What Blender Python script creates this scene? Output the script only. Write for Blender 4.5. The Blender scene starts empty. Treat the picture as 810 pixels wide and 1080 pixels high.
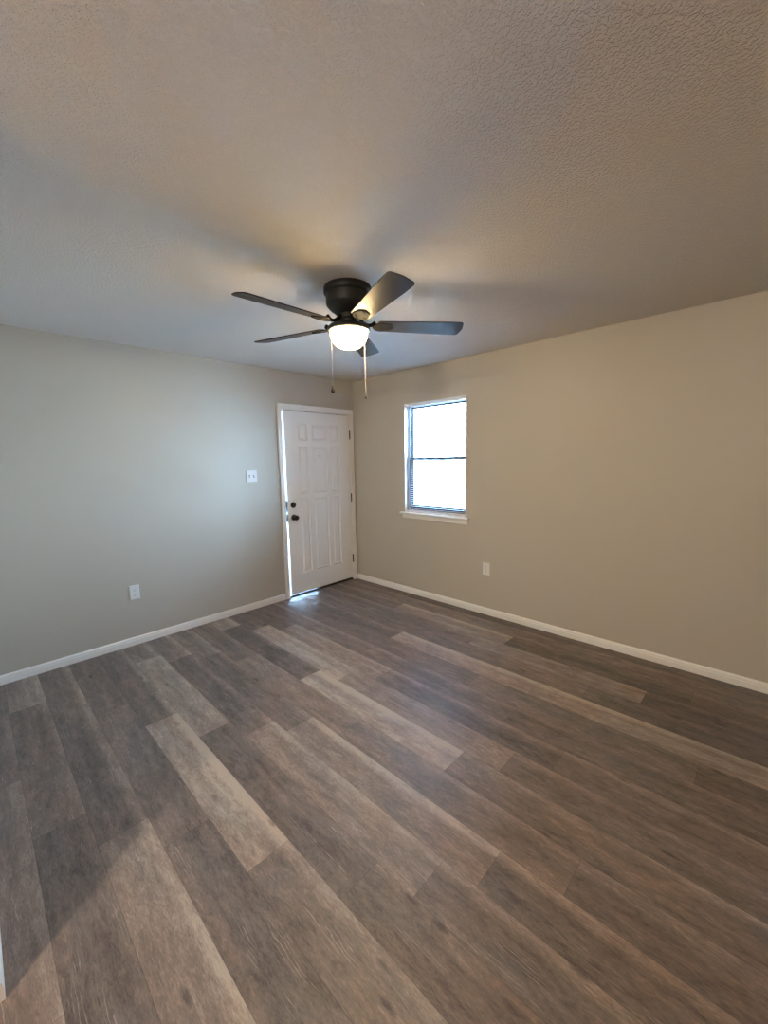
import bpy, bmesh, math, random
from mathutils import Vector, Matrix
C = bpy.context.scene
COL = C.collection
PI = math.pi

# ------------------------------------------------------------------ camera
def make_camera():
    yaw, pitch, roll = 0.800631358, -0.129722735, -0.0188088287
    fwd = Vector((math.cos(pitch)*math.sin(yaw), math.cos(pitch)*math.cos(yaw), math.sin(pitch)))
    right = Vector((math.cos(yaw), -math.sin(yaw), 0)); up = right.cross(fwd)
    r2 = right*math.cos(roll) + up*math.sin(roll)
    u2 = -right*math.sin(roll) + up*math.cos(roll)
    cd = bpy.data.cameras.new('camera'); cam = bpy.data.objects.new('camera', cd); COL.objects.link(cam)
    m = Matrix((r2, u2, -fwd)).transposed().to_4x4()
    m.translation = Vector((-3.36371446, -3.76295973, 1.50489203))
    cam.matrix_world = m
    cd.sensor_fit = 'VERTICAL'; cd.sensor_height = 24.0
    cd.lens = 24.0*425.098/1080.0
    cd.clip_start = 0.02
    C.camera = cam
make_camera()

# ------------------------------------------------------------------ world, sun, lights, exposure
SKY = 99.0
w = bpy.data.worlds.new('sky'); C.world = w; w.use_nodes = True
nt = w.node_tree; nt.nodes.clear()
wo = nt.nodes.new('ShaderNodeOutputWorld'); bg = nt.nodes.new('ShaderNodeBackground')
tc = nt.nodes.new('ShaderNodeTexCoord'); sp = nt.nodes.new('ShaderNodeSeparateXYZ'); cr = nt.nodes.new('ShaderNodeValToRGB')
nt.links.new(tc.outputs['Generated'], sp.inputs[0]); nt.links.new(sp.outputs['Z'], cr.inputs['Fac'])
cr.color_ramp.elements[0].position = 0.0; cr.color_ramp.elements[0].color = (0.44, 0.68, 1.0, 1)
cr.color_ramp.elements[1].position = 0.9; cr.color_ramp.elements[1].color = (0.28, 0.54, 1.0, 1)
nt.links.new(cr.outputs['Color'], bg.inputs['Color']); bg.inputs['Strength'].default_value = SKY
nt.links.new(bg.outputs[0], wo.inputs[0])

sd = bpy.data.lights.new('sun', 'SUN'); sd.energy = 560.0; sd.angle = 0.01; sd.color = (0.66, 0.87, 1.0)
so = bpy.data.objects.new('sun', sd); COL.objects.link(so); so.rotation_euler = (math.radians(24), math.radians(15), 0)
so.location = (2, -8, 9)

pd = bpy.data.lights.new('window_portal', 'AREA'); pd.shape = 'RECTANGLE'; pd.size = 1.16; pd.size_y = 0.78
pd.cycles.is_portal = True
po = bpy.data.objects.new('window_portal', pd); COL.objects.link(po)
po.location = (0.16, -1.22, 1.507); po.rotation_euler = (0, math.radians(90), 0)

# ceiling lamp light of the room beyond the wall opening
ld = bpy.data.lights.new('hall_lamp_light', 'POINT'); ld.energy = 210.0; ld.color = (1.0, 0.87, 0.73); ld.shadow_soft_size = 0.10
lo = bpy.data.objects.new('hall_lamp_light', ld); COL.objects.link(lo); lo.location = (-5.7, -3.78, 2.2)

C.view_settings.view_transform = 'Standard'; C.view_settings.look = 'None'
C.view_settings.gamma = 1.0; C.view_settings.use_curve_mapping = False
C.view_settings.exposure = 0.0
C.cycles.use_denoising = True
C.cycles.use_adaptive_sampling = False
C.cycles.max_bounces = 10; C.cycles.diffuse_bounces = 7; C.cycles.transparent_max_bounces = 16
C.cycles.sample_clamp_indirect = 20.0
C.cycles.caustics_reflective = False; C.cycles.caustics_refractive = False

# ------------------------------------------------------------------ helpers
def tag(o, label=None, cat=None, group=None, kind=None):
    if label: o['label'] = label
    if cat: o['category'] = cat
    if group: o['group'] = group
    if kind: o['kind'] = kind
    return o
def empty(name, loc=(0, 0, 0), label=None, cat=None, group=None, kind=None):
    o = bpy.data.objects.new(name, None); COL.objects.link(o); o.location = loc; o.empty_display_size = 0.1
    return tag(o, label, cat, group, kind)
def obj(name, bm, m, parent=None, smooth=False, bevel=0.0, seg=2, world=True):
    """link bm (in world coordinates when a parent at some location is given) as ONE mesh object"""
    me = bpy.data.meshes.new(name)
    bmesh.ops.recalc_face_normals(bm, faces=bm.faces)
    bm.to_mesh(me); bm.free()
    if smooth:
        for p in me.polygons: p.use_smooth = True
    o = bpy.data.objects.new(name, me); COL.objects.link(o)
    me.materials.append(m)
    if parent:
        o.parent = parent
        if world:
            base = Vector((0, 0, 0)); p = parent
            while p: base += Vector(p.location); p = p.parent
            me.transform(Matrix.Translation(-base))
    if bevel:
        b = o.modifiers.new('bevel', 'BEVEL'); b.width = bevel; b.segments = seg; b.limit_method = 'ANGLE'; b.angle_limit = math.radians(40)
        b.harden_normals = False
    if smooth:
        try:
            me.set_sharp_from_angle(angle=math.radians(38))
        except Exception: pass
    return o
def structure(name, bm, m, parent=None, **k):
    o = obj(name, bm, m, parent, **k)
    if parent is None: o['kind'] = 'structure'
    return o
def box(bm, x0, x1, y0, y1, z0, z1):
    vs = [bm.verts.new((x, y, z)) for x in (x0, x1) for y in (y0, y1) for z in (z0, z1)]
    for f in ((0, 1, 3, 2), (4, 6, 7, 5), (0, 4, 5, 1), (2, 3, 7, 6), (0, 2, 6, 4), (1, 5, 7, 3)):
        bm.faces.new([vs[i] for i in f])
    return vs
def prism(bm, prof, fn, t0, t1):
    """profile of 2D points swept between t0 and t1; fn(a,b,t)->xyz"""
    A = [bm.verts.new(fn(a, b, t0)) for a, b in prof]; B = [bm.verts.new(fn(a, b, t1)) for a, b in prof]
    n = len(prof)
    for i in range(n): bm.faces.new((A[i], A[(i+1) % n], B[(i+1) % n], B[i]))
    bm.faces.new(A[::-1]); bm.faces.new(B)
def lathe(bm, prof, c, axis='z', n=48, cap=True):
    rings = []
    for r, h in prof:
        ring = []
        for i in range(n):
            a = 2*PI*i/n
            p = Vector((r*math.cos(a), r*math.sin(a), h))
            if axis == 'y': p = Vector((r*math.cos(a), h, r*math.sin(a)))
            if axis == 'x': p = Vector((h, r*math.cos(a), r*math.sin(a)))
            ring.append(bm.verts.new(p + Vector(c)))
        rings.append(ring)
    for a, b in zip(rings, rings[1:]):
        for i in range(n): bm.faces.new((a[i], a[(i+1) % n], b[(i+1) % n], b[i]))
    if cap:
        bm.faces.new(rings[0][::-1]); bm.faces.new(rings[-1])
def tube(bm, pts, rad, n=8):
    pts = [Vector(p) for p in pts]; rings = []
    rr = rad if isinstance(rad, (list, tuple)) else [rad]*len(pts)
    prev = None
    for i, p in enumerate(pts):
        d = (pts[min(i+1, len(pts)-1)] - pts[max(i-1, 0)]).normalized()
        ref = Vector((0, 0, 1)) if abs(d.z) < .9 else Vector((1, 0, 0))
        a = d.cross(ref).normalized(); b = d.cross(a).normalized()
        if prev is not None and a.dot(prev) < 0: a = -a; b = -b
        prev = a
        rings.append([bm.verts.new(p + rr[i]*(a*math.cos(2*PI*k/n) + b*math.sin(2*PI*k/n))) for k in range(n)])
    for A, B in zip(rings, rings[1:]):
        for i in range(n): bm.faces.new((A[i], A[(i+1) % n], B[(i+1) % n], B[i]))
    bm.faces.new(rings[0][::-1]); bm.faces.new(rings[-1])

# ------------------------------------------------------------------ materials
def mat(name, col=(.5, .5, .5), rough=.5, metal=0.0, spec=.5):
    m = bpy.data.materials.new(name); m.use_nodes = True
    b = m.node_tree.nodes['Principled BSDF']
    b.inputs['Base Color'].default_value = (*col, 1); b.inputs['Roughness'].default_value = rough
    b.inputs['Metallic'].default_value = metal; b.inputs['Specular IOR Level'].default_value = spec
    return m
def N(m, t, **k):
    n = m.node_tree.nodes.new(t)
    for a, v in k.items():
        if a.startswith('i_'):
            key = a[2:].replace('_', ' ')
            n.inputs[int(key) if key.isdigit() else key].default_value = v
        else: setattr(n, a, v)
    return n
def L(m, a, b): m.node_tree.links.new(a, b)
def math_node(m, op, a, b=None, c=None, clamp=False):
    n = N(m, 'ShaderNodeMath', operation=op); n.use_clamp = clamp
    for i, v in enumerate((a, b, c)):
        if v is None: continue
        if isinstance(v, (int, float)): n.inputs[i].default_value = v
        else: L(m, v, n.inputs[i])
    return n.outputs[0]
def textured_paint(name, col, rough, bump_scale, bump_dist, strength=1.0, var=.03, spec=.5, detail=3.0, lo=None):
    m = mat(name, col, rough, spec=spec); b = m.node_tree.nodes['Principled BSDF']
    t = N(m, 'ShaderNodeTexCoord')
    n1 = N(m, 'ShaderNodeTexNoise', i_Scale=bump_scale, i_Detail=detail, i_Roughness=.55)
    L(m, t.outputs['Object'], n1.inputs['Vector'])
    h = n1.outputs['Fac']
    if lo is not None:
        mr = N(m, 'ShaderNodeMapRange', interpolation_type='SMOOTHSTEP'); L(m, h, mr.inputs['Value'])
        mr.inputs['From Min'].default_value = lo[0]; mr.inputs['From Max'].default_value = lo[1]; h = mr.outputs['Result']
    bp = N(m, 'ShaderNodeBump', i_Strength=strength, i_Distance=bump_dist); L(m, h, bp.inputs['Height']); L(m, bp.outputs[0], b.inputs['Normal'])
    n2 = N(m, 'ShaderNodeTexNoise', i_Scale=1.7, i_Detail=4.0); L(m, t.outputs['Object'], n2.inputs['Vector'])
    mx = N(m, 'ShaderNodeMix', data_type='RGBA')
    mx.inputs['A'].default_value = (*[c*(1-var) for c in col], 1); mx.inputs['B'].default_value = (*[min(1, c*(1+var)) for c in col], 1)
    L(m, n2.outputs['Fac'], mx.inputs['Factor']); L(m, mx.outputs['Result'], b.inputs['Base Color'])
    return m

M_wall = textured_paint('greige_wall_paint', (.515, .475, .405), .42, 95, .0010, 1.0, .02, spec=.35)
M_ceil = textured_paint('stippled_ceiling_paint', (.80, .75, .69), .75, 105, .0035, 1.0, .02, spec=.25, lo=(.42, .62))
M_trim = textured_paint('white_trim_paint', (.85, .83, .79), .32, 30, .0003, .6, .01)
M_door = textured_paint('white_door_paint', (.92, .92, .91), .34, 18, .0006, .6, .015)
M_plate = mat('white_plastic', (.78, .78, .76), .35)
M_plate_dark = mat('plate_slot', (.03, .03, .03), .6)
M_bronze = textured_paint('oil_rubbed_bronze', (.012, .011, .010), .52, 60, .0004, .5, .2, spec=.35)
M_black = textured_paint('black_hardware', (.012, .012, .014), .3, 40, .0002, .5, .1)
M_iron = textured_paint('matt_bronze_iron', (.010, .009, .008), .8, 60, .0004, .5, .2, spec=.05)
M_hinge = mat('dark_hinge_metal', (.06, .045, .03), .4, .8)
M_chain = mat('beaded_chain_metal', (.68, .66, .62), .4, .1)
M_vinyl = textured_paint('white_vinyl', (.8, .82, .84), .35, 30, .0002, .5, .01)
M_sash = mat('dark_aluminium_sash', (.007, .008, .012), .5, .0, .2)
M_seal = mat('weatherstrip', (.05, .045, .04), .8)
M_sill = mat('dark_threshold', (.03, .027, .025), .6, .0, .3)  # threshold coloured dark to stand in for the shadow line under the slab

def blade_material():
    m = mat('dark_blade_veneer', (.05, .045, .042), .36, spec=.10); b = m.node_tree.nodes['Principled BSDF']
    t = N(m, 'ShaderNodeTexCoord'); mp = N(m, 'ShaderNodeMapping'); mp.inputs['Scale'].default_value = (4, 70, 4)
    L(m, t.outputs['Object'], mp.inputs[0]); n = N(m, 'ShaderNodeTexNoise', i_Scale=1.0, i_Detail=5.0); L(m, mp.outputs[0], n.inputs['Vector'])
    cr = N(m, 'ShaderNodeValToRGB'); cr.color_ramp.elements[0].color = (.026, .022, .021, 1); cr.color_ramp.elements[1].color = (.044, .039, .037, 1)
    L(m, n.outputs['Fac'], cr.inputs[0]); L(m, cr.outputs[0], b.inputs['Base Color'])
    return m
M_blade = blade_material()

def slat_material():
    m = mat('white_blind_slat', (.85, .88, .92), .4); b = m.node_tree.nodes['Principled BSDF']
    tr = N(m, 'ShaderNodeBsdfTranslucent'); tr.inputs[0].default_value = (.8, .85, .9, 1)
    mx = N(m, 'ShaderNodeMixShader', i_0=.35); out = m.node_tree.nodes['Material Output']
    L(m, b.outputs[0], mx.inputs[1]); L(m, tr.outputs[0], mx.inputs[2]); L(m, mx.outputs[0], out.inputs[0])
    return m
M_slat = slat_material()

def pane_material():
    m = bpy.data.materials.new('clear_window_glass'); m.use_nodes = True; m.node_tree.nodes.clear()
    out = N(m, 'ShaderNodeOutputMaterial'); tr = N(m, 'ShaderNodeBsdfTransparent'); gl = N(m, 'ShaderNodeBsdfGlossy', i_Roughness=.02)
    tr.inputs[0].default_value = (.94, .97, .96, 1)
    fr = N(m, 'ShaderNodeFresnel', i_IOR=1.45); mx = N(m, 'ShaderNodeMixShader')
    L(m, fr.outputs[0], mx.inputs[0]); L(m, tr.outputs[0], mx.inputs[1]); L(m, gl.outputs[0], mx.inputs[2]); L(m, mx.outputs[0], out.inputs[0])
    return m
M_pane = pane_material()

def bowl_material():
    m = bpy.data.materials.new('lit_frosted_glass'); m.use_nodes = True; m.node_tree.nodes.clear()
    out = N(m, 'ShaderNodeOutputMaterial'); e = N(m, 'ShaderNodeEmission', i_Strength=BOWL)
    e.inputs[0].default_value = (1.0, .72, .36, 1); L(m, e.outputs[0], out.inputs[0])
    return m
BOWL = 130.0
M_bowl = bowl_material()

def floor_material():
    m = mat('grey_brown_vinyl_plank', (.2, .16, .13), .4); b = m.node_tree.nodes['Principled BSDF']
    at = N(m, 'ShaderNodeAttribute', attribute_name='plank'); sc = N(m, 'ShaderNodeSeparateColor'); L(m, at.outputs['Color'], sc.inputs[0])
    tone, edge, seed = sc.outputs[0], sc.outputs[1], sc.outputs[2]
    uv = N(m, 'ShaderNodeUVMap', uv_map='plank_uv'); s = N(m, 'ShaderNodeSeparateXYZ'); L(m, uv.outputs[0], s.inputs[0])
    U, V = s.outputs[0], s.outputs[1]                      # U across in metres 0-.178, V along in metres
    sd = math_node(m, 'MULTIPLY', seed, 37.0)
    def vec(sx, sy):
        c = N(m, 'ShaderNodeCombineXYZ')
        L(m, math_node(m, 'MULTIPLY', U, sx), c.inputs[0]); L(m, math_node(m, 'MULTIPLY', V, sy), c.inputs[1]); L(m, sd, c.inputs[2])
        return c.outputs[0]
    # broad streak bands along the plank
    bands = N(m, 'ShaderNodeTexNoise', i_Scale=1.0, i_Detail=3.0, i_Roughness=.55, i_Distortion=.4); L(m, vec(17, 2.0), bands.inputs['Vector'])
    # mid grain
    mid = N(m, 'ShaderNodeTexNoise', i_Scale=1.0, i_Detail=6.0, i_Roughness=.65, i_Distortion=.8); L(m, vec(48, 12), mid.inputs['Vector'])
    # pores
    fine = N(m, 'ShaderNodeTexNoise', i_Scale=1.0, i_Detail=5.0, i_Roughness=.7); L(m, vec(300, 55), fine.inputs['Vector'])
    # blotches
    blot = N(m, 'ShaderNodeTexNoise', i_Scale=1.0, i_Detail=2.0); L(m, vec(15, 6.5), blot.inputs['Vector'])
    # limed cathedral lines
    wv = N(m, 'ShaderNodeTexWave', wave_type='BANDS', bands_direction='X', i_Scale=1.0, i_Distortion=11.0, i_Detail=3.0, i_Detail_Scale=.9, i_Detail_Roughness=.6)
    L(m, vec(34, 5.0), wv.inputs['Vector'])
    line = N(m, 'ShaderNodeMapRange', interpolation_type='SMOOTHSTEP'); L(m, wv.outputs['Fac'], line.inputs['Value'])
    line.inputs['From Min'].default_value = .90; line.inputs['From Max'].default_value = 1.0
    msk = N(m, 'ShaderNodeTexNoise', i_Scale=1.0, i_Detail=3.0, i_Roughness=.6); L(m, vec(22, 4.2), msk.inputs['Vector'])
    mk = N(m, 'ShaderNodeMapRange', interpolation_type='SMOOTHSTEP'); L(m, msk.outputs['Fac'], mk.inputs['Value'])
    mk.inputs['From Min'].default_value = .53; mk.inputs['From Max'].default_value = .68
    limed = math_node(m, 'MULTIPLY', math_node(m, 'MULTIPLY', line.outputs[0], mk.outputs[0]), fine.outputs['Fac'])
    # knots
    vo = N(m, 'ShaderNodeTexVoronoi', feature='F1', i_Scale=1.0, i_Randomness=1.0); L(m, vec(11, 3.6), vo.inputs['Vector'])
    kn = N(m, 'ShaderNodeMapRange', interpolation_type='SMOOTHSTEP'); L(m, vo.outputs['Distance'], kn.inputs['Value'])
    kn.inputs['From Min'].default_value = .03; kn.inputs['From Max'].default_value = .17; kn.inputs['To Min'].default_value = 1.0; kn.inputs['To Max'].default_value = 0.0
    kc = N(m, 'ShaderNodeSeparateColor'); L(m, vo.outputs['Color'], kc.inputs[0])
    kns = math_node(m, 'MULTIPLY', kn.outputs[0], math_node(m, 'GREATER_THAN', kc.outputs[0], .62))
    # factor
    def mad(x, k, off): return math_node(m, 'MULTIPLY_ADD', x, k, off)
    f = mad(bands.outputs['Fac'], .70, -.35)
    f = math_node(m, 'ADD', f, mad(mid.outputs['Fac'], 1.0, -.5))
    f = math_node(m, 'ADD', f, mad(fine.outputs['Fac'], 1.0, -.5))
    f = math_node(m, 'ADD', f, mad(blot.outputs['Fac'], .38, -.19))
    e = N(m, 'ShaderNodeMapRange', interpolation_type='SMOOTHSTEP'); L(m, U, e.inputs['Value'])
    e.inputs['From Min'].default_value = .115; e.inputs['From Max'].default_value = .165
    f = math_node(m, 'ADD', f, math_node(m, 'MULTIPLY', e.outputs[0], math_node(m, 'MULTIPLY', edge, .38)))
    f = math_node(m, 'ADD', f, tone)
    f = math_node(m, 'SUBTRACT', f, math_node(m, 'MULTIPLY', kns, .45), clamp=True)
    cr = N(m, 'ShaderNodeValToRGB'); r = cr.color_ramp
    r.elements[0].position = 0.0; r.elements[0].color = (.070, .058, .051, 1)
    r.elements[1].position = 1.0; r.elements[1].color = (.42, .357, .285, 1)
    for p, c in ((.25, (.134, .111, .097)), (.5, (.198, .160, .134)), (.75, (.290, .238, .194))):
        el = r.elements.new(p); el.color = (*c, 1)
    L(m, f, cr.inputs[0])
    # hue drift between reddish and grey planks
    hue = N(m, 'ShaderNodeMix', data_type='RGBA'); hue.inputs['A'].default_value = (1.22, 1.02, .90, 1); hue.inputs['B'].default_value = (.90, 1.03, 1.16, 1)
    hn = N(m, 'ShaderNodeTexNoise', i_Scale=1.0, i_Detail=2.0); L(m, vec(6, 1.3), hn.inputs['Vector'])
    L(m, hn.outputs['Fac'], hue.inputs['Factor'])
    mul = N(m, 'ShaderNodeMix', data_type='RGBA', blend_type='MULTIPLY'); mul.inputs['Factor'].default_value = 1.0
    L(m, cr.outputs[0], mul.inputs['A']); L(m, hue.outputs['Result'], mul.inputs['B'])
    lm = N(m, 'ShaderNodeMix', data_type='RGBA'); lm.inputs['B'].default_value = (.50, .46, .42, 1)
    L(m, math_node(m, 'MULTIPLY', limed, 1.0, clamp=True), lm.inputs['Factor']); L(m, mul.outputs['Result'], lm.inputs['A'])
    # seams
    du = math_node(m, 'MINIMUM', U, math_node(m, 'SUBTRACT', .1783, U))
    dv = s.outputs[2]
    vend = N(m, 'ShaderNodeAttribute', attribute_name='plank_end'); ve = N(m, 'ShaderNodeSeparateColor'); L(m, vend.outputs['Color'], ve.inputs[0])
    dmin = math_node(m, 'MINIMUM', V, math_node(m, 'SUBTRACT', math_node(m, 'MULTIPLY', ve.outputs[0], 2.0), V))
    dd = math_node(m, 'MINIMUM', du, dmin)
    sm = N(m, 'ShaderNodeMapRange', interpolation_type='SMOOTHSTEP'); L(m, dd, sm.inputs['Value'])
    sm.inputs['From Min'].default_value = .0003; sm.inputs['From Max'].default_value = .0022; sm.inputs['To Min'].default_value = .68
    fin = N(m, 'ShaderNodeMix', data_type='RGBA', blend_type='MULTIPLY'); fin.inputs['Factor'].default_value = 1.0
    L(m, lm.outputs['Result'], fin.inputs['A']); L(m, sm.outputs[0], fin.inputs['B'])
    L(m, fin.outputs['Result'], b.inputs['Base Color'])
    rg = math_node(m, 'MULTIPLY_ADD', mid.outputs['Fac'], .14, .38); L(m, rg, b.inputs['Roughness'])
    bh = math_node(m, 'ADD', math_node(m, 'MULTIPLY', fine.outputs['Fac'], .5), math_node(m, 'MULTIPLY', sm.outputs[0], 1.2))
    bp = N(m, 'ShaderNodeBump', i_Strength=.6, i_Distance=.0006); L(m, bh, bp.inputs['Height']); L(m, bp.outputs[0], b.inputs['Normal'])
    return m
M_floor = floor_material()
M_hallfloor = textured_paint('reddish_brown_floor', (.22, .11, .07), .4, 12, .0005, .5, .15)
M_ext = textured_paint('exterior_siding', (.55, .5, .42), .7, 20, .003, 1.0, .05)
M_ground = textured_paint('pale_concrete_ground', (.74, .72, .68), .9, 14, .004, 1.0, .12)

# ------------------------------------------------------------------ room shell
H = 2.44
XL = -3.4545          # left stub wall face
YF = -3.8755          # wall behind/right of the camera
TH = .15
DX0, DX1, DZ = -1.030, -.045, 2.062      # rough opening of the door (with its frame)
WY0, WY1, WZ0, WZ1 = -1.613, -.828, .925, 2.092

bm = bmesh.new()
box(bm, -7.2, DX0, 0, TH, -.02, H); box(bm, DX1, TH, 0, TH, -.02, H); box(bm, DX0, DX1, 0, TH, DZ, H)
structure('wall_back', bm, M_wall)
bm = bmesh.new()
box(bm, 0, TH, -6.2, WY0, -.02, H); box(bm, 0, TH, WY1, 0, -.02, H); box(bm, 0, TH, WY0, WY1, -.02, WZ0); box(bm, 0, TH, WY0, WY1, WZ1, H)
structure('wall_right', bm, M_wall)
bm = bmesh.new(); box(bm, XL-.12, XL, -2.30, 0, -.02, H); structure('wall_left', bm, M_wall)
bm = bmesh.new(); box(bm, -7.2, 0, YF-.12, YF, -.02, H); structure('wall_front', bm, M_wall)
bm = bmesh.new(); box(bm, -7.32, -7.2, YF-.12, TH, -.02, H); structure('wall_hall', bm, M_wall)
bm = bmesh.new(); box(bm, -7.4, TH, -6.2, TH, H, H+.2); structure('ceiling', bm, M_ceil)

# floor: one mesh, a face for each printed plank
def build_floor():
    PW, PL = .1783, 1.215
    D, MD, LT = .20, .42, .72
    # column n spans x from -.30-PW*n to -.30-PW*(n-1);  n: (one board end y, tones of boards going towards the camera starting behind the far wall)
    ends = {-1: (-.95, [.30, .14, .25, .30, .4, .4]), 0: (-.62, [.42, .48, .45, .40, .4, .4]), 1: (-2.284, [.32, .30, .70, .22, .3, .4]),
            2: (-2.065, [.32, .34, .62, .22, .3, .4]), 3: (-2.994, [.34, .34, .36, .26, .3, .4]), 4: (-1.517, [.34, .26, .76, .68, .3, .4]),
            5: (-2.39, [.40, .32, .34, .36, .3, .4]), 6: (-2.75, [.36, .38, .32, .30, .3, .3]), 7: (-1.88, [.30, .60, .22, .36, .4, .4]),
            8: (-1.70, [.36, .80, .56, .36, .4, .4]), 9: (-1.503, [.74, .22, .78, .40, .4, .4]), 10: (-.92, [.38, .48, .40, .38, .4, .4]),
            11: (-.686, [.50, .28, .56, .34, .4, .4]), 12: (-1.76, [.44, .26, .54, .32, .4, .4]), 13: (-1.583, [.48, .68, .24, .30, .36, .4]),
            14: (-1.258, [.38, .30, .74, .38, .4, .4]), 15: (-2.14, [.36, .36, .30, .30, .4, .4]), 16: (-1.94, [.38, .27, .54, .40, .4, .4]),
            17: (-.50, [.58, .36, .28, .30, .4, .4]), 18: (-1.249, [.36, .36, .46, .60, .4, .4])}
    edges = {1: .8, 2: .5, 4: .8, 7: .9, 8: .3, 9: .7, 10: .5, 11: .9, 12: .9, 13: .4, 14: 1.0, 15: .1, 16: .9, 17: .6, 18: .5, 6: .6, 0: .5, 3: .3, 5: .2}
    rnd = random.Random(5)
    bm = bmesh.new(); uvl = bm.loops.layers.uv.new('plank_uv')
    c1 = bm.loops.layers.float_color.new('plank'); c2 = bm.loops.layers.float_color.new('plank_end')
    xmin = XL
    for n in range(-1, 20):
        x1 = -.30 - PW*(n-1); x0 = x1-PW
        e, tones = ends.get(n, (-rnd.random()*1.2, [.3, .4, .35, .3, .4, .4]))
        y = e
        while y <= TH: y += PL
        # first board end at or beyond the back wall
        k = 0; top = y
        # tones[0] belongs to the board that crosses y=0
        while top > YF-.12:
            bot = top-PL
            a, b_ = min(top, TH), max(bot, YF-.12)
            if a > b_:
                xa, xb = max(x0, xmin), min(x1, TH)
                if xb > xa:
                    vs = [bm.verts.new(p) for p in ((xa, b_, 0), (xb, b_, 0), (xb, a, 0), (xa, a, 0))]
                    f = bm.faces.new(vs); sd = rnd.random()
                    t = tones[min(k, len(tones)-1)]
                    ed = edges.get(n, .3)*(.6+.6*rnd.random())
                    for lp, (xx, yy) in zip(f.loops, ((xa, b_), (xb, b_), (xb, a), (xa, a))):
                        lp[uvl].uv = (xx-x0, top-yy); lp[c1] = (t, ed, sd, 1); lp[c2] = (PL/2, 0, 0, 1)
                k += 1
            top = bot
    me = bpy.data.meshes.new('floor'); bm.to_mesh(me); bm.free(); me.materials.append(M_floor)
    o = bpy.data.objects.new('floor', me); COL.objects.link(o); o['kind'] = 'structure'
build_floor()
bm = bmesh.new(); box(bm, -7.4, TH, -6.2, TH, -.2, -.004); structure('floor_slab', bm, M_hallfloor)
bm = bmesh.new(); box(bm, -7.2, XL-.0005, YF, 0, -.004, 0); structure('floor_hall', bm, M_hallfloor)

# baseboards with a moulded profile
def base_profile(): return [(0, 0), (.013, 0), (.013, .040), (.0105, .044), (.0105, .054), (.006, .062), (.0035, .066), (0, .066)]
def baseboard(name, fn, t0, t1):
    bm = bmesh.new(); prism(bm, base_profile(), fn, t0, t1); return structure(name, bm, M_trim)
baseboard('baseboard_back', lambda a, b, t: (t, -a, b), XL, -1.0645)
baseboard('baseboard_right', lambda a, b, t: (-a, t, b), YF+.013, -.0165)
baseboard('baseboard_left', lambda a, b, t: (XL+a, t, b), -2.30, -.0135)
baseboard('baseboard_front', lambda a, b, t: (t, YF+a, b), -3.2, 0)

# ground outside
bm = bmesh.new(); box(bm, -14, 16, .151, 18, -.35, -.12); box(bm, .151, 16, -14, .151, -.35, -.12)
structure('ground', bm, M_ground)

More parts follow.
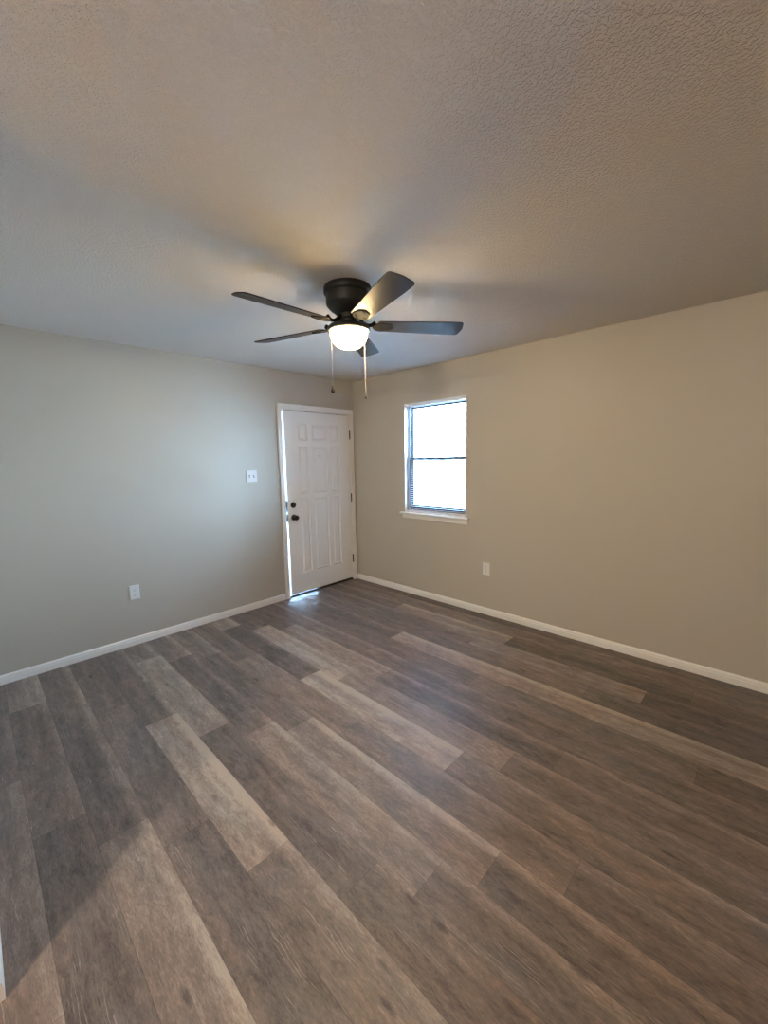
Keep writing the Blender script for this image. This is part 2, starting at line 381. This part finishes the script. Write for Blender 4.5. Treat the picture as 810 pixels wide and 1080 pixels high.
# ------------------------------------------------------------------ entry door
def build_door():
    r = empty('door_1', (-.5275, 0, 0), kind='structure')
    # jambs and head with stops
    bm = bmesh.new()
    jl, jr, jz = -.998, -.066, 2.045
    box(bm, DX0, jl, .0, TH, 0, jz); box(bm, jr, DX1, .0, TH, 0, jz); box(bm, DX0, DX1, .0, TH, jz, DZ)
    box(bm, jl, jl+.014, .038, .09, 0, jz); box(bm, jr-.012, jr, .048, .09, 0, jz); box(bm, jl, jr, .050, .09, jz-.022, jz)
    obj('door_frame', bm, M_trim, r)
    # casing: moulded profile, mitred as one U
    bm = bmesh.new()
    prof = [(0, 0), (0, -.011), (.008, -.013), (.022, -.013), (.030, -.016), (.047, -.017), (.052, -.013), (.052, 0)]   # (distance outwards, y)
    xi, xo, zi = -1.006, -.062, 2.054
    rows = []
    for px, pz, sx, szz in ((xi, 0, -1, 0), (xi, zi, -1, 1), (xo, zi, 1, 1), (xo, 0, 1, 0)):
        rows.append([bm.verts.new((px+sx*d, y, pz+szz*d)) for d, y in prof])
    n = len(prof)
    for A, B in zip(rows, rows[1:]):
        for i in range(n): bm.faces.new((A[i], A[(i+1) % n], B[(i+1) % n], B[i]))
    bm.faces.new(rows[0]); bm.faces.new(rows[-1])
    obj('door_casing', bm, M_trim, r)
    # threshold
    bm = bmesh.new(); prism(bm, [(.002, 0), (.006, .015), (.02, .0175), (.10, .0175), (.15, .004), (.15, -.1), (.002, -.1)], lambda a, b, t: (t, a, b), jl, jr)
    obj('threshold', bm, M_sill, r)
    # slab, slightly ajar: hinge at the right
    hx = -.070
    ang = math.radians(1.05)
    W, Z0, Z1, T0 = .915, .030, 2.036, .044
    bm = bmesh.new()
    cols = [(-.750, -.625), (-.565, -.355), (-.300, -.175)]
    rowsz = [(.250, 1.090), (1.145, 1.660), (1.725, 1.905)]
    xs = sorted({-W, 0.0, *[c for p in cols for c in p]}); zs = sorted({Z0, Z1, *[c for p in rowsz for c in p]})
    V = {}
    def vert(x, y, z):
        k = (round(x, 5), round(y, 5), round(z, 5))
        if k not in V: V[k] = bm.verts.new(k)
        return V[k]
    def face(*p): bm.faces.new([vert(*q) for q in p])
    for i in range(len(xs)-1):
        for j in range(len(zs)-1):
            x0, x1, z0, z1 = xs[i], xs[i+1], zs[j], zs[j+1]
            if (x0, x1) in cols and (z0, z1) in rowsz:
                steps = [(0, 0), (.006, .010), (.013, .0115), (.026, .004), (.030, .003)]
                prev = None
                for ins, dep in steps:
                    q = [(x0+ins, dep, z0+ins), (x1-ins, dep, z0+ins), (x1-ins, dep, z1-ins), (x0+ins, dep, z1-ins)]
                    if prev:
                        for k in range(4): face(prev[k], prev[(k+1) % 4], q[(k+1) % 4], q[k])
                    prev = q
                face(*prev)
            else: face((x0, 0, z0), (x1, 0, z0), (x1, 0, z1), (x0, 0, z1))
            face((x0, T0, z0), (x0, T0, z1), (x1, T0, z1), (x1, T0, z0))
    for i in range(len(xs)-1):
        for z in (Z0, Z1): face((xs[i], 0, z), (xs[i+1], 0, z), (xs[i+1], T0, z), (xs[i], T0, z))
    for j in range(len(zs)-1):
        for x in (-W, 0.0): face((x, 0, zs[j]), (x, 0, zs[j+1]), (x, T0, zs[j+1]), (x, T0, zs[j]))
    s = obj('door_slab', bm, M_door, None); s.parent = r
    s.location = (hx+.5275, .001, 0); s.rotation_euler = (0, 0, ang)
    def sub(name, bm, m, **k):
        o = obj(name, bm, m, None, **k); o.parent = s; return o
    # deadbolt thumb turn
    bm = bmesh.new(); lathe(bm, [(.033, 0), (.033, -.006), (.029, -.011), (.012, -.013), (.010, -.02)], (-.848, 0, 1.031), 'y', 32)
    box(bm, -.853, -.843, -.032, -.018, 1.016, 1.046)
    sub('deadbolt', bm, M_black, smooth=True)
    bm = bmesh.new(); lathe(bm, [(.032, 0), (.032, -.005), (.026, -.011), (.013, -.014), (.012, -.030), (.020, -.036), (.0265, -.046), (.0275, -.056), (.024, -.065), (.014, -.070)], (-.848, 0, .895), 'y', 32)
    sub('door_knob', bm, M_black, smooth=True)
    bm = bmesh.new(); lathe(bm, [(.0075, 0), (.0075, -.003), (.004, -.0035)], (-.457, .001, 1.557), 'y', 20); sub('peephole', bm, M_hinge)
    # latch plates on the slab edge
    for z, h in ((1.020, .060), (.890, .042)):
        bm = bmesh.new(); box(bm, -W-.002, -W, .003, .041, z-h, z+h); box(bm, -W-.010, -W-.002, .014, .030, z-.012, z+.012)
        sub('latch_plate', bm, M_black)
    # sweep under the slab
    bm = bmesh.new(); box(bm, -.55, -.01, .012, .034, .018, .030); sub('door_sweep', bm, M_seal)
    # weatherstrip wedge under the head stop
    bm = bmesh.new(); A = [bm.verts.new(p) for p in ((jl+.014, .030, 2.028), (jr, .046, 2.028), (jr, .05, 2.028), (jl+.014, .05, 2.028))]
    B = [bm.verts.new((v.co.x, v.co.y, 2.045)) for v in A]
    bm.faces.new(A); bm.faces.new(B[::-1])
    for i in range(4): bm.faces.new((A[i], A[(i+1) % 4], B[(i+1) % 4], B[i]))
    obj('weatherstrip', bm, M_seal, r)
    # strike plates on the jamb
    for z, h in ((1.031, .035), (.895, .030)):
        bm = bmesh.new(); box(bm, jl, jl+.002, -.002, .035, z-h, z+h); obj('strike_plate', bm, M_black, r)
    # hinges
    for z in (1.805, 1.047, .278):
        bm = bmesh.new(); lathe(bm, [(.0035, -.052), (.007, -.05), (.007, -.0185), (.0064, -.0175), (.007, -.0165), (.007, .0165), (.0064, .0175), (.007, .0185), (.007, .05), (.0035, .052)], (-.070, -.010, z), 'z', 14)
        box(bm, -.0685, -.062, -.008, .002, z-.045, z+.045)
        obj('hinge', bm, M_hinge, r, smooth=True)
build_door()

# ------------------------------------------------------------------ window
def build_window():
    r = empty('window_1', (0, -1.2205, WZ0), kind='structure')
    fx0, fx1 = .078, .125
    # outer frame
    bm = bmesh.new(); t = .028
    box(bm, fx0, fx1, WY0, WY0+t, WZ0, WZ1); box(bm, fx0, fx1, WY1-t, WY1, WZ0, WZ1)
    box(bm, fx0, fx1, WY0+t, WY1-t, WZ1-t, WZ1); box(bm, fx0, fx1, WY0+t, WY1-t, WZ0, WZ0+t)
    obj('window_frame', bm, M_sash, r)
    def sash(name, x0, x1, z0, z1, st, rl, rb):
        y0, y1 = WY0+t, WY1-t
        bm = bmesh.new()
        box(bm, x0, x1, y0, y0+st, z0, z1); box(bm, x0, x1, y1-st, y1, z0, z1)
        box(bm, x0, x1, y0+st, y1-st, z1-rl, z1); box(bm, x0, x1, y0+st, y1-st, z0, z0+rb)
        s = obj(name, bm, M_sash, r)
        bm = bmesh.new(); xm = (x0+x1)/2; box(bm, xm-.002, xm+.002, y0+st, y1-st, z0+rb, z1-rl)
        obj('window_pane', bm, M_pane, s)
    sash('upper_sash', .104, .122, 1.485, WZ1-t, .016, .02, .035)
    sash('lower_sash', .082, .102, WZ0+t, 1.520, .030, .036, .045)
    bm = bmesh.new(); e = .005
    box(bm, .0, fx0, WY0, WY0+e, WZ0, WZ1); box(bm, .0, fx0, WY1-e, WY1, WZ0, WZ1); box(bm, .0, fx0, WY0+e, WY1-e, WZ1-e, WZ1)
    obj('window_jamb', bm, M_trim, r)
    # painted stool with bullnose and ears, and apron
    bm = bmesh.new()
    prof = [(0, .903), (-.036, .903), (-.042, .907), (-.044, .914), (-.042, .921), (-.036, .925), (0, .925)]
    prism(bm, prof, lambda a, b, y: (a, y, b), WY0-.045, WY1+.045)
    box(bm, 0, fx0, WY0, WY1, .9255, .934)
    obj('window_stool', bm, M_trim, r)
    bm = bmesh.new(); prism(bm, [(0, .855), (-.008, .855), (-.012, .862), (-.013, .893), (-.016, .903), (0, .903)], lambda a, b, y: (a, y, b), WY0-.028, WY1+.028)
    obj('window_apron', bm, M_trim, r)
    # horizontal mini blind hung in the recess
    bx = .046
    b = empty('window_blind', (bx, -1.2205, WZ1-.006), 'white mini blind with open slats hanging inside the window recess', 'blind')
    bm = bmesh.new(); box(bm, bx-.013, bx+.013, WY0+.006, WY1-.006, WZ1-.031, WZ1-.006); obj('headrail', bm, M_vinyl, b, bevel=.002)
    y0, y1 = WY0+.010, WY1-.010
    ztop, zbot = WZ1-.040, .962
    ns = 54; tilt = math.radians(2)
    first = None
    for i in range(ns):
        z = ztop - (ztop-zbot)*i/(ns-1)
        if first is None:
            bm = bmesh.new(); K = 5; hw = .0125; rowv = []
            for k in range(K+1):
                u = -1+2*k/K
                px = u*hw*math.cos(tilt); pz = u*hw*math.sin(tilt) + .0022*(1-u*u)
                rowv.append((bx+px, pz))
            th = .0004
            prof = [(x, zz+z) for x, zz in rowv] + [(x, zz+z-th) for x, zz in rowv[::-1]]
            prism(bm, prof, lambda a, c, y: (a, y, c), y0, y1)
            first = obj('slat', bm, M_slat, b); z_first = z
        else:
            o = first.copy(); COL.objects.link(o); o.parent = b; o.location = (0, 0, z-z_first)
    bm = bmesh.new(); box(bm, bx-.0125, bx+.0125, y0, y1, .937, .951); obj('bottom_rail', bm, M_vinyl, b, bevel=.003)
    for y in (y1-.11, (y0+y1)/2, y0+.11):
        bm = bmesh.new()
        for dx in (-.0135, .0135): tube(bm, [(bx+dx, y, .951), (bx+dx, y, WZ1-.026)], .0006, 5)
        obj('ladder_cord', bm, M_vinyl, b)
    bm = bmesh.new(); tube(bm, [(bx-.018, y1-.05, WZ1-.03), (bx-.019, y1-.05, 1.52)], .0035, 6); obj('tilt_wand', bm, M_vinyl, b)
build_window()

# ------------------------------------------------------------------ ceiling fan
def build_fan():
    X, Y = -1.80, -2.00
    r = empty('ceiling_fan', (X, Y, H), 'dark bronze five-blade ceiling fan with a lit bowl light, mounted flush to the ceiling', 'ceiling fan')
    bm = bmesh.new()
    lathe(bm, [(.128, 0), (.131, -.004), (.131, -.030), (.127, -.036), (.120, -.040), (.120, -.088), (.117, -.094), (.098, -.114), (.074, -.132), (.056, -.140)], (X, Y, H), 'z', 64)
    obj('motor_housing', bm, M_bronze, r, smooth=True)
    bm = bmesh.new()
    lathe(bm, [(.054, -.138), (.058, -.142), (.058, -.165), (.050, -.168), (.047, -.175), (.047, -.196), (.052, -.200)], (X, Y, H), 'z', 48)
    obj('switch_housing', bm, M_bronze, r, smooth=True)
    bm = bmesh.new()
    lathe(bm, [(.052, -.190), (.085, -.194), (.108, -.201), (.117, -.210), (.119, -.218), (.119, -.226), (.114, -.230), (.100, -.230)], (X, Y, H), 'z', 64)
    ft = obj('light_fitter', bm, M_bronze, r, smooth=True)
    bm = bmesh.new()
    prof = [(.101, -.226), (.1025, -.232), (.102, -.240)]
    for i in range(1, 12):
        a = i/11*PI/2; prof.append((max(.002, .102*math.cos(a)**.85), -.240-.080*math.sin(a)))
    lathe(bm, prof, (X, Y, H), 'z', 64)
    bowl = obj('glass_bowl', bm, M_bowl, r, smooth=True)
    # blades
    zb = -.195
    pit = math.radians(-12)
    for ang in (-111.0, -37.2, 34.8, 107.5, 179.2):
        a = math.radians(ang)
        R = Matrix.Translation((0, 0, zb)) @ Matrix.Rotation(a, 4, 'Z') @ Matrix.Rotation(pit, 4, 'X')
        bm = bmesh.new()
        out = []
        r0, r1 = .158, .655
        def hw(x):   # half width along the blade
            t = (x-r0)/(r1-r0); return .050 + .016*min(1, t*1.25)
        # outline: root rounded, tip with soft corners and gentle arc
        up = []
        for k in range(9):
            q = k/8*PI/2; up.append((r0+.018-.018*math.cos(q), hw(r0+.035)*math.sin(q)**.6 if k else 0))
        for k in range(1, 7):
            x = r0+.035+(r1-.03-r0-.035)*k/6; up.append((x, hw(x)))
        for k in range(1, 7):
            q = k/6*PI/2; up.append((r1-.030+.022*math.sin(q), hw(r1)-.022+.022*math.cos(q)))
        up.append((r1-.003, .022)); up.append((r1, 0))
        low = [(x, -y) for x, y in up[-2:0:-1]]
        pts = up + low
        th = .0055
        A = [bm.verts.new((x, y, th/2)) for x, y in pts]; B = [bm.verts.new((x, y, -th/2)) for x, y in pts]
        bm.faces.new(A); bm.faces.new(B[::-1]); n = len(pts)
        for i in range(n): bm.faces.new((A[i], B[i], B[(i+1) % n], A[(i+1) % n]))
        bl = obj('blade', bm, M_blade, None, bevel=.0015); bl.parent = r; bl.matrix_local = R
        # blade iron: curved arm from the hub and a leaf shaped plate under the blade root
        bm = bmesh.new()
        pts = [(.132, .0), (.140, .022), (.158, .038), (.182, .044), (.205, .036), (.222, .034), (.238, .020), (.250, 0)]
        pl = pts + [(x, -y) for x, y in pts[-2:0:-1]]
        A = [bm.verts.new((x, y, -.0032)) for x, y in pl]; B = [bm.verts.new((x, y, -.0075)) for x, y in pl]
        bm.faces.new(A); bm.faces.new(B[::-1]); n = len(pl)
        for i in range(n): bm.faces.new((A[i], B[i], B[(i+1) % n], A[(i+1) % n]))
        for (sx, sy) in ((.175, .024), (.175, -.024), (.228, 0)): lathe(bm, [(.0055, -.0075), (.0055, -.009), (.003, -.0105)], (sx, sy, 0), 'z', 10)
        Ri = R.inverted()
        path = []
        for k in range(9):
            t = k/8
            rad = .054 + (.150-.054)*t
            z = -.155 - .044*math.sin(t*PI*.72)**1.0 + .010*t
            path.append(Ri @ (Matrix.Rotation(a, 4, 'Z') @ Vector((rad, 0, z))))
        tube(bm, path, [.011, .010, .009, .0085, .0085, .009, .010, .012, .013], 10)
        ir = obj('blade_iron', bm, M_iron, None, smooth=True, bevel=0); ir.parent = bl
    # pull chains
    rt = Vector((.696, -.718, 0)); fw = Vector((.718, .696, 0))
    for lat, dep, zt, ze, ps in ((-.090, -.070, -.220, -.528, 1.15), (.083, .080, -.220, -.554, .80)):
        p = Vector((X, Y, H)) + rt*lat + fw*dep
        bm = bmesh.new()
        tube(bm, [(p.x, p.y, H+zt), (p.x, p.y, H+ze)], .0006, 5)
        nb = 70
        for i in range(nb):
            z = H+zt+(ze-zt)*(i+.5)/nb
            bmesh.ops.create_icosphere(bm, subdivisions=1, radius=.0013, matrix=Matrix.Translation((p.x, p.y, z)))
        # small end fitting on the fitter
        bmesh.ops.create_icosphere(bm, subdivisions=2, radius=.003, matrix=Matrix.Translation((p.x, p.y, H+zt)))
        ch = obj('pull_chain', bm, M_chain, r)
        bm = bmesh.new()
        pr = [(.0015, .0), (.003, -.005), (.006, -.014), (.0095, -.024), (.0098, -.029), (.007, -.034), (.002, -.035)]
        lathe(bm, [(a*ps, b*ps) for a, b in pr], (p.x, p.y, H+ze), 'z', 16)
        obj('chain_pendant', bm, M_bronze, ch, smooth=True)
build_fan()

# ------------------------------------------------------------------ switch plate and sockets
def plate_mesh(w_, h_, d=.006):
    bm = bmesh.new(); e = .004
    rings = [[(-w_/2, 0, -h_/2), (w_/2, 0, -h_/2), (w_/2, 0, h_/2), (-w_/2, 0, h_/2)]]
    rings.append([(x, -d*.45, z) for x, _, z in rings[0]])
    rings.append([(x - math.copysign(e, x), -d, z - math.copysign(e, z)) for x, _, z in rings[0]])
    vr = [[bm.verts.new(p) for p in q] for q in rings]
    for A, B in zip(vr, vr[1:]):
        for i in range(4): bm.faces.new((A[i], A[(i+1) % 4], B[(i+1) % 4], B[i]))
    bm.faces.new(vr[0][::-1]); bm.faces.new(vr[-1])
    return bm
def child(name, bm, m, p, **k):
    o = obj(name, bm, m, None, **k); o.parent = p; return o
def build_switch():
    r = empty('light_switch', (-1.378, 0, 1.362), 'white square two-toggle light switch plate beside the white door', 'light switch')
    child('switch_plate', plate_mesh(.116, .116, .007), M_plate, r)
    for x, up in ((-.023, -1), (.023, 1)):
        bm = bmesh.new(); box(bm, x-.0055, x+.0055, -.0078, -.006, -.0125, .0125); sl = child('toggle_slot', bm, M_plate_dark, r)
        bm = bmesh.new(); prism(bm, [(-.007, -.008), (-.007, .008), (-.018, .004+.009*up), (-.018, -.003+.009*up)], lambda a, b, t: (t, a, b), x-.0042, x+.0042)
        child('toggle', bm, M_plate, r, bevel=.001)
        for sz in (-.030, .030):
            bm = bmesh.new(); lathe(bm, [(.0035, -.0068), (.0030, -.0080)], (x, 0, sz), 'y', 12); child('screw', bm, M_plate, r)
build_switch()
def build_socket(name, loc, rz, label, group):
    r = empty(name, loc, label, 'wall socket', group); r.rotation_euler = (0, 0, rz)
    child('socket_plate', plate_mesh(.074, .120, .007), M_plate, r)
    for sz in (-.0195, .0195):
        bm = bmesh.new()
        n = 24; ptsA = []
        for i in range(n):
            a = 2*PI*i/n; ptsA.append((max(-.0142, min(.0142, .0172*math.cos(a))), sz+.0150*math.sin(a)))
        A = [bm.verts.new((x, -.0068, z)) for x, z in ptsA]; B = [bm.verts.new((x, -.0088, z)) for x, z in ptsA]
        for i in range(n): bm.faces.new((A[i], A[(i+1) % n], B[(i+1) % n], B[i]))
        bm.faces.new(B); bm.faces.new(A[::-1])
        f = child('receptacle', bm, M_plate, r)
        bm = bmesh.new()
        box(bm, -.0072, -.0055, -.0090, -.0086, sz-.001, sz+.008); box(bm, .0055, .0072, -.0090, -.0086, sz, sz+.0075)
        lathe(bm, [(.0024, -.0086), (.0024, -.0090)], (0, 0, sz-.0075), 'y', 12)
        child('slot', bm, M_plate_dark, f)
    bm = bmesh.new(); lathe(bm, [(.0033, -.0068), (.0028, -.0080)], (0, 0, 0), 'y', 12); child('screw', bm, M_plate, r)
build_socket('wall_socket', (-2.488, 0, .446), 0, 'white wall socket low on the door wall, lower and further left than the light switch', None)
build_socket('wall_socket', (0, -1.849, .450), -PI/2, 'white wall socket low on the right wall, below and right of the window', None)
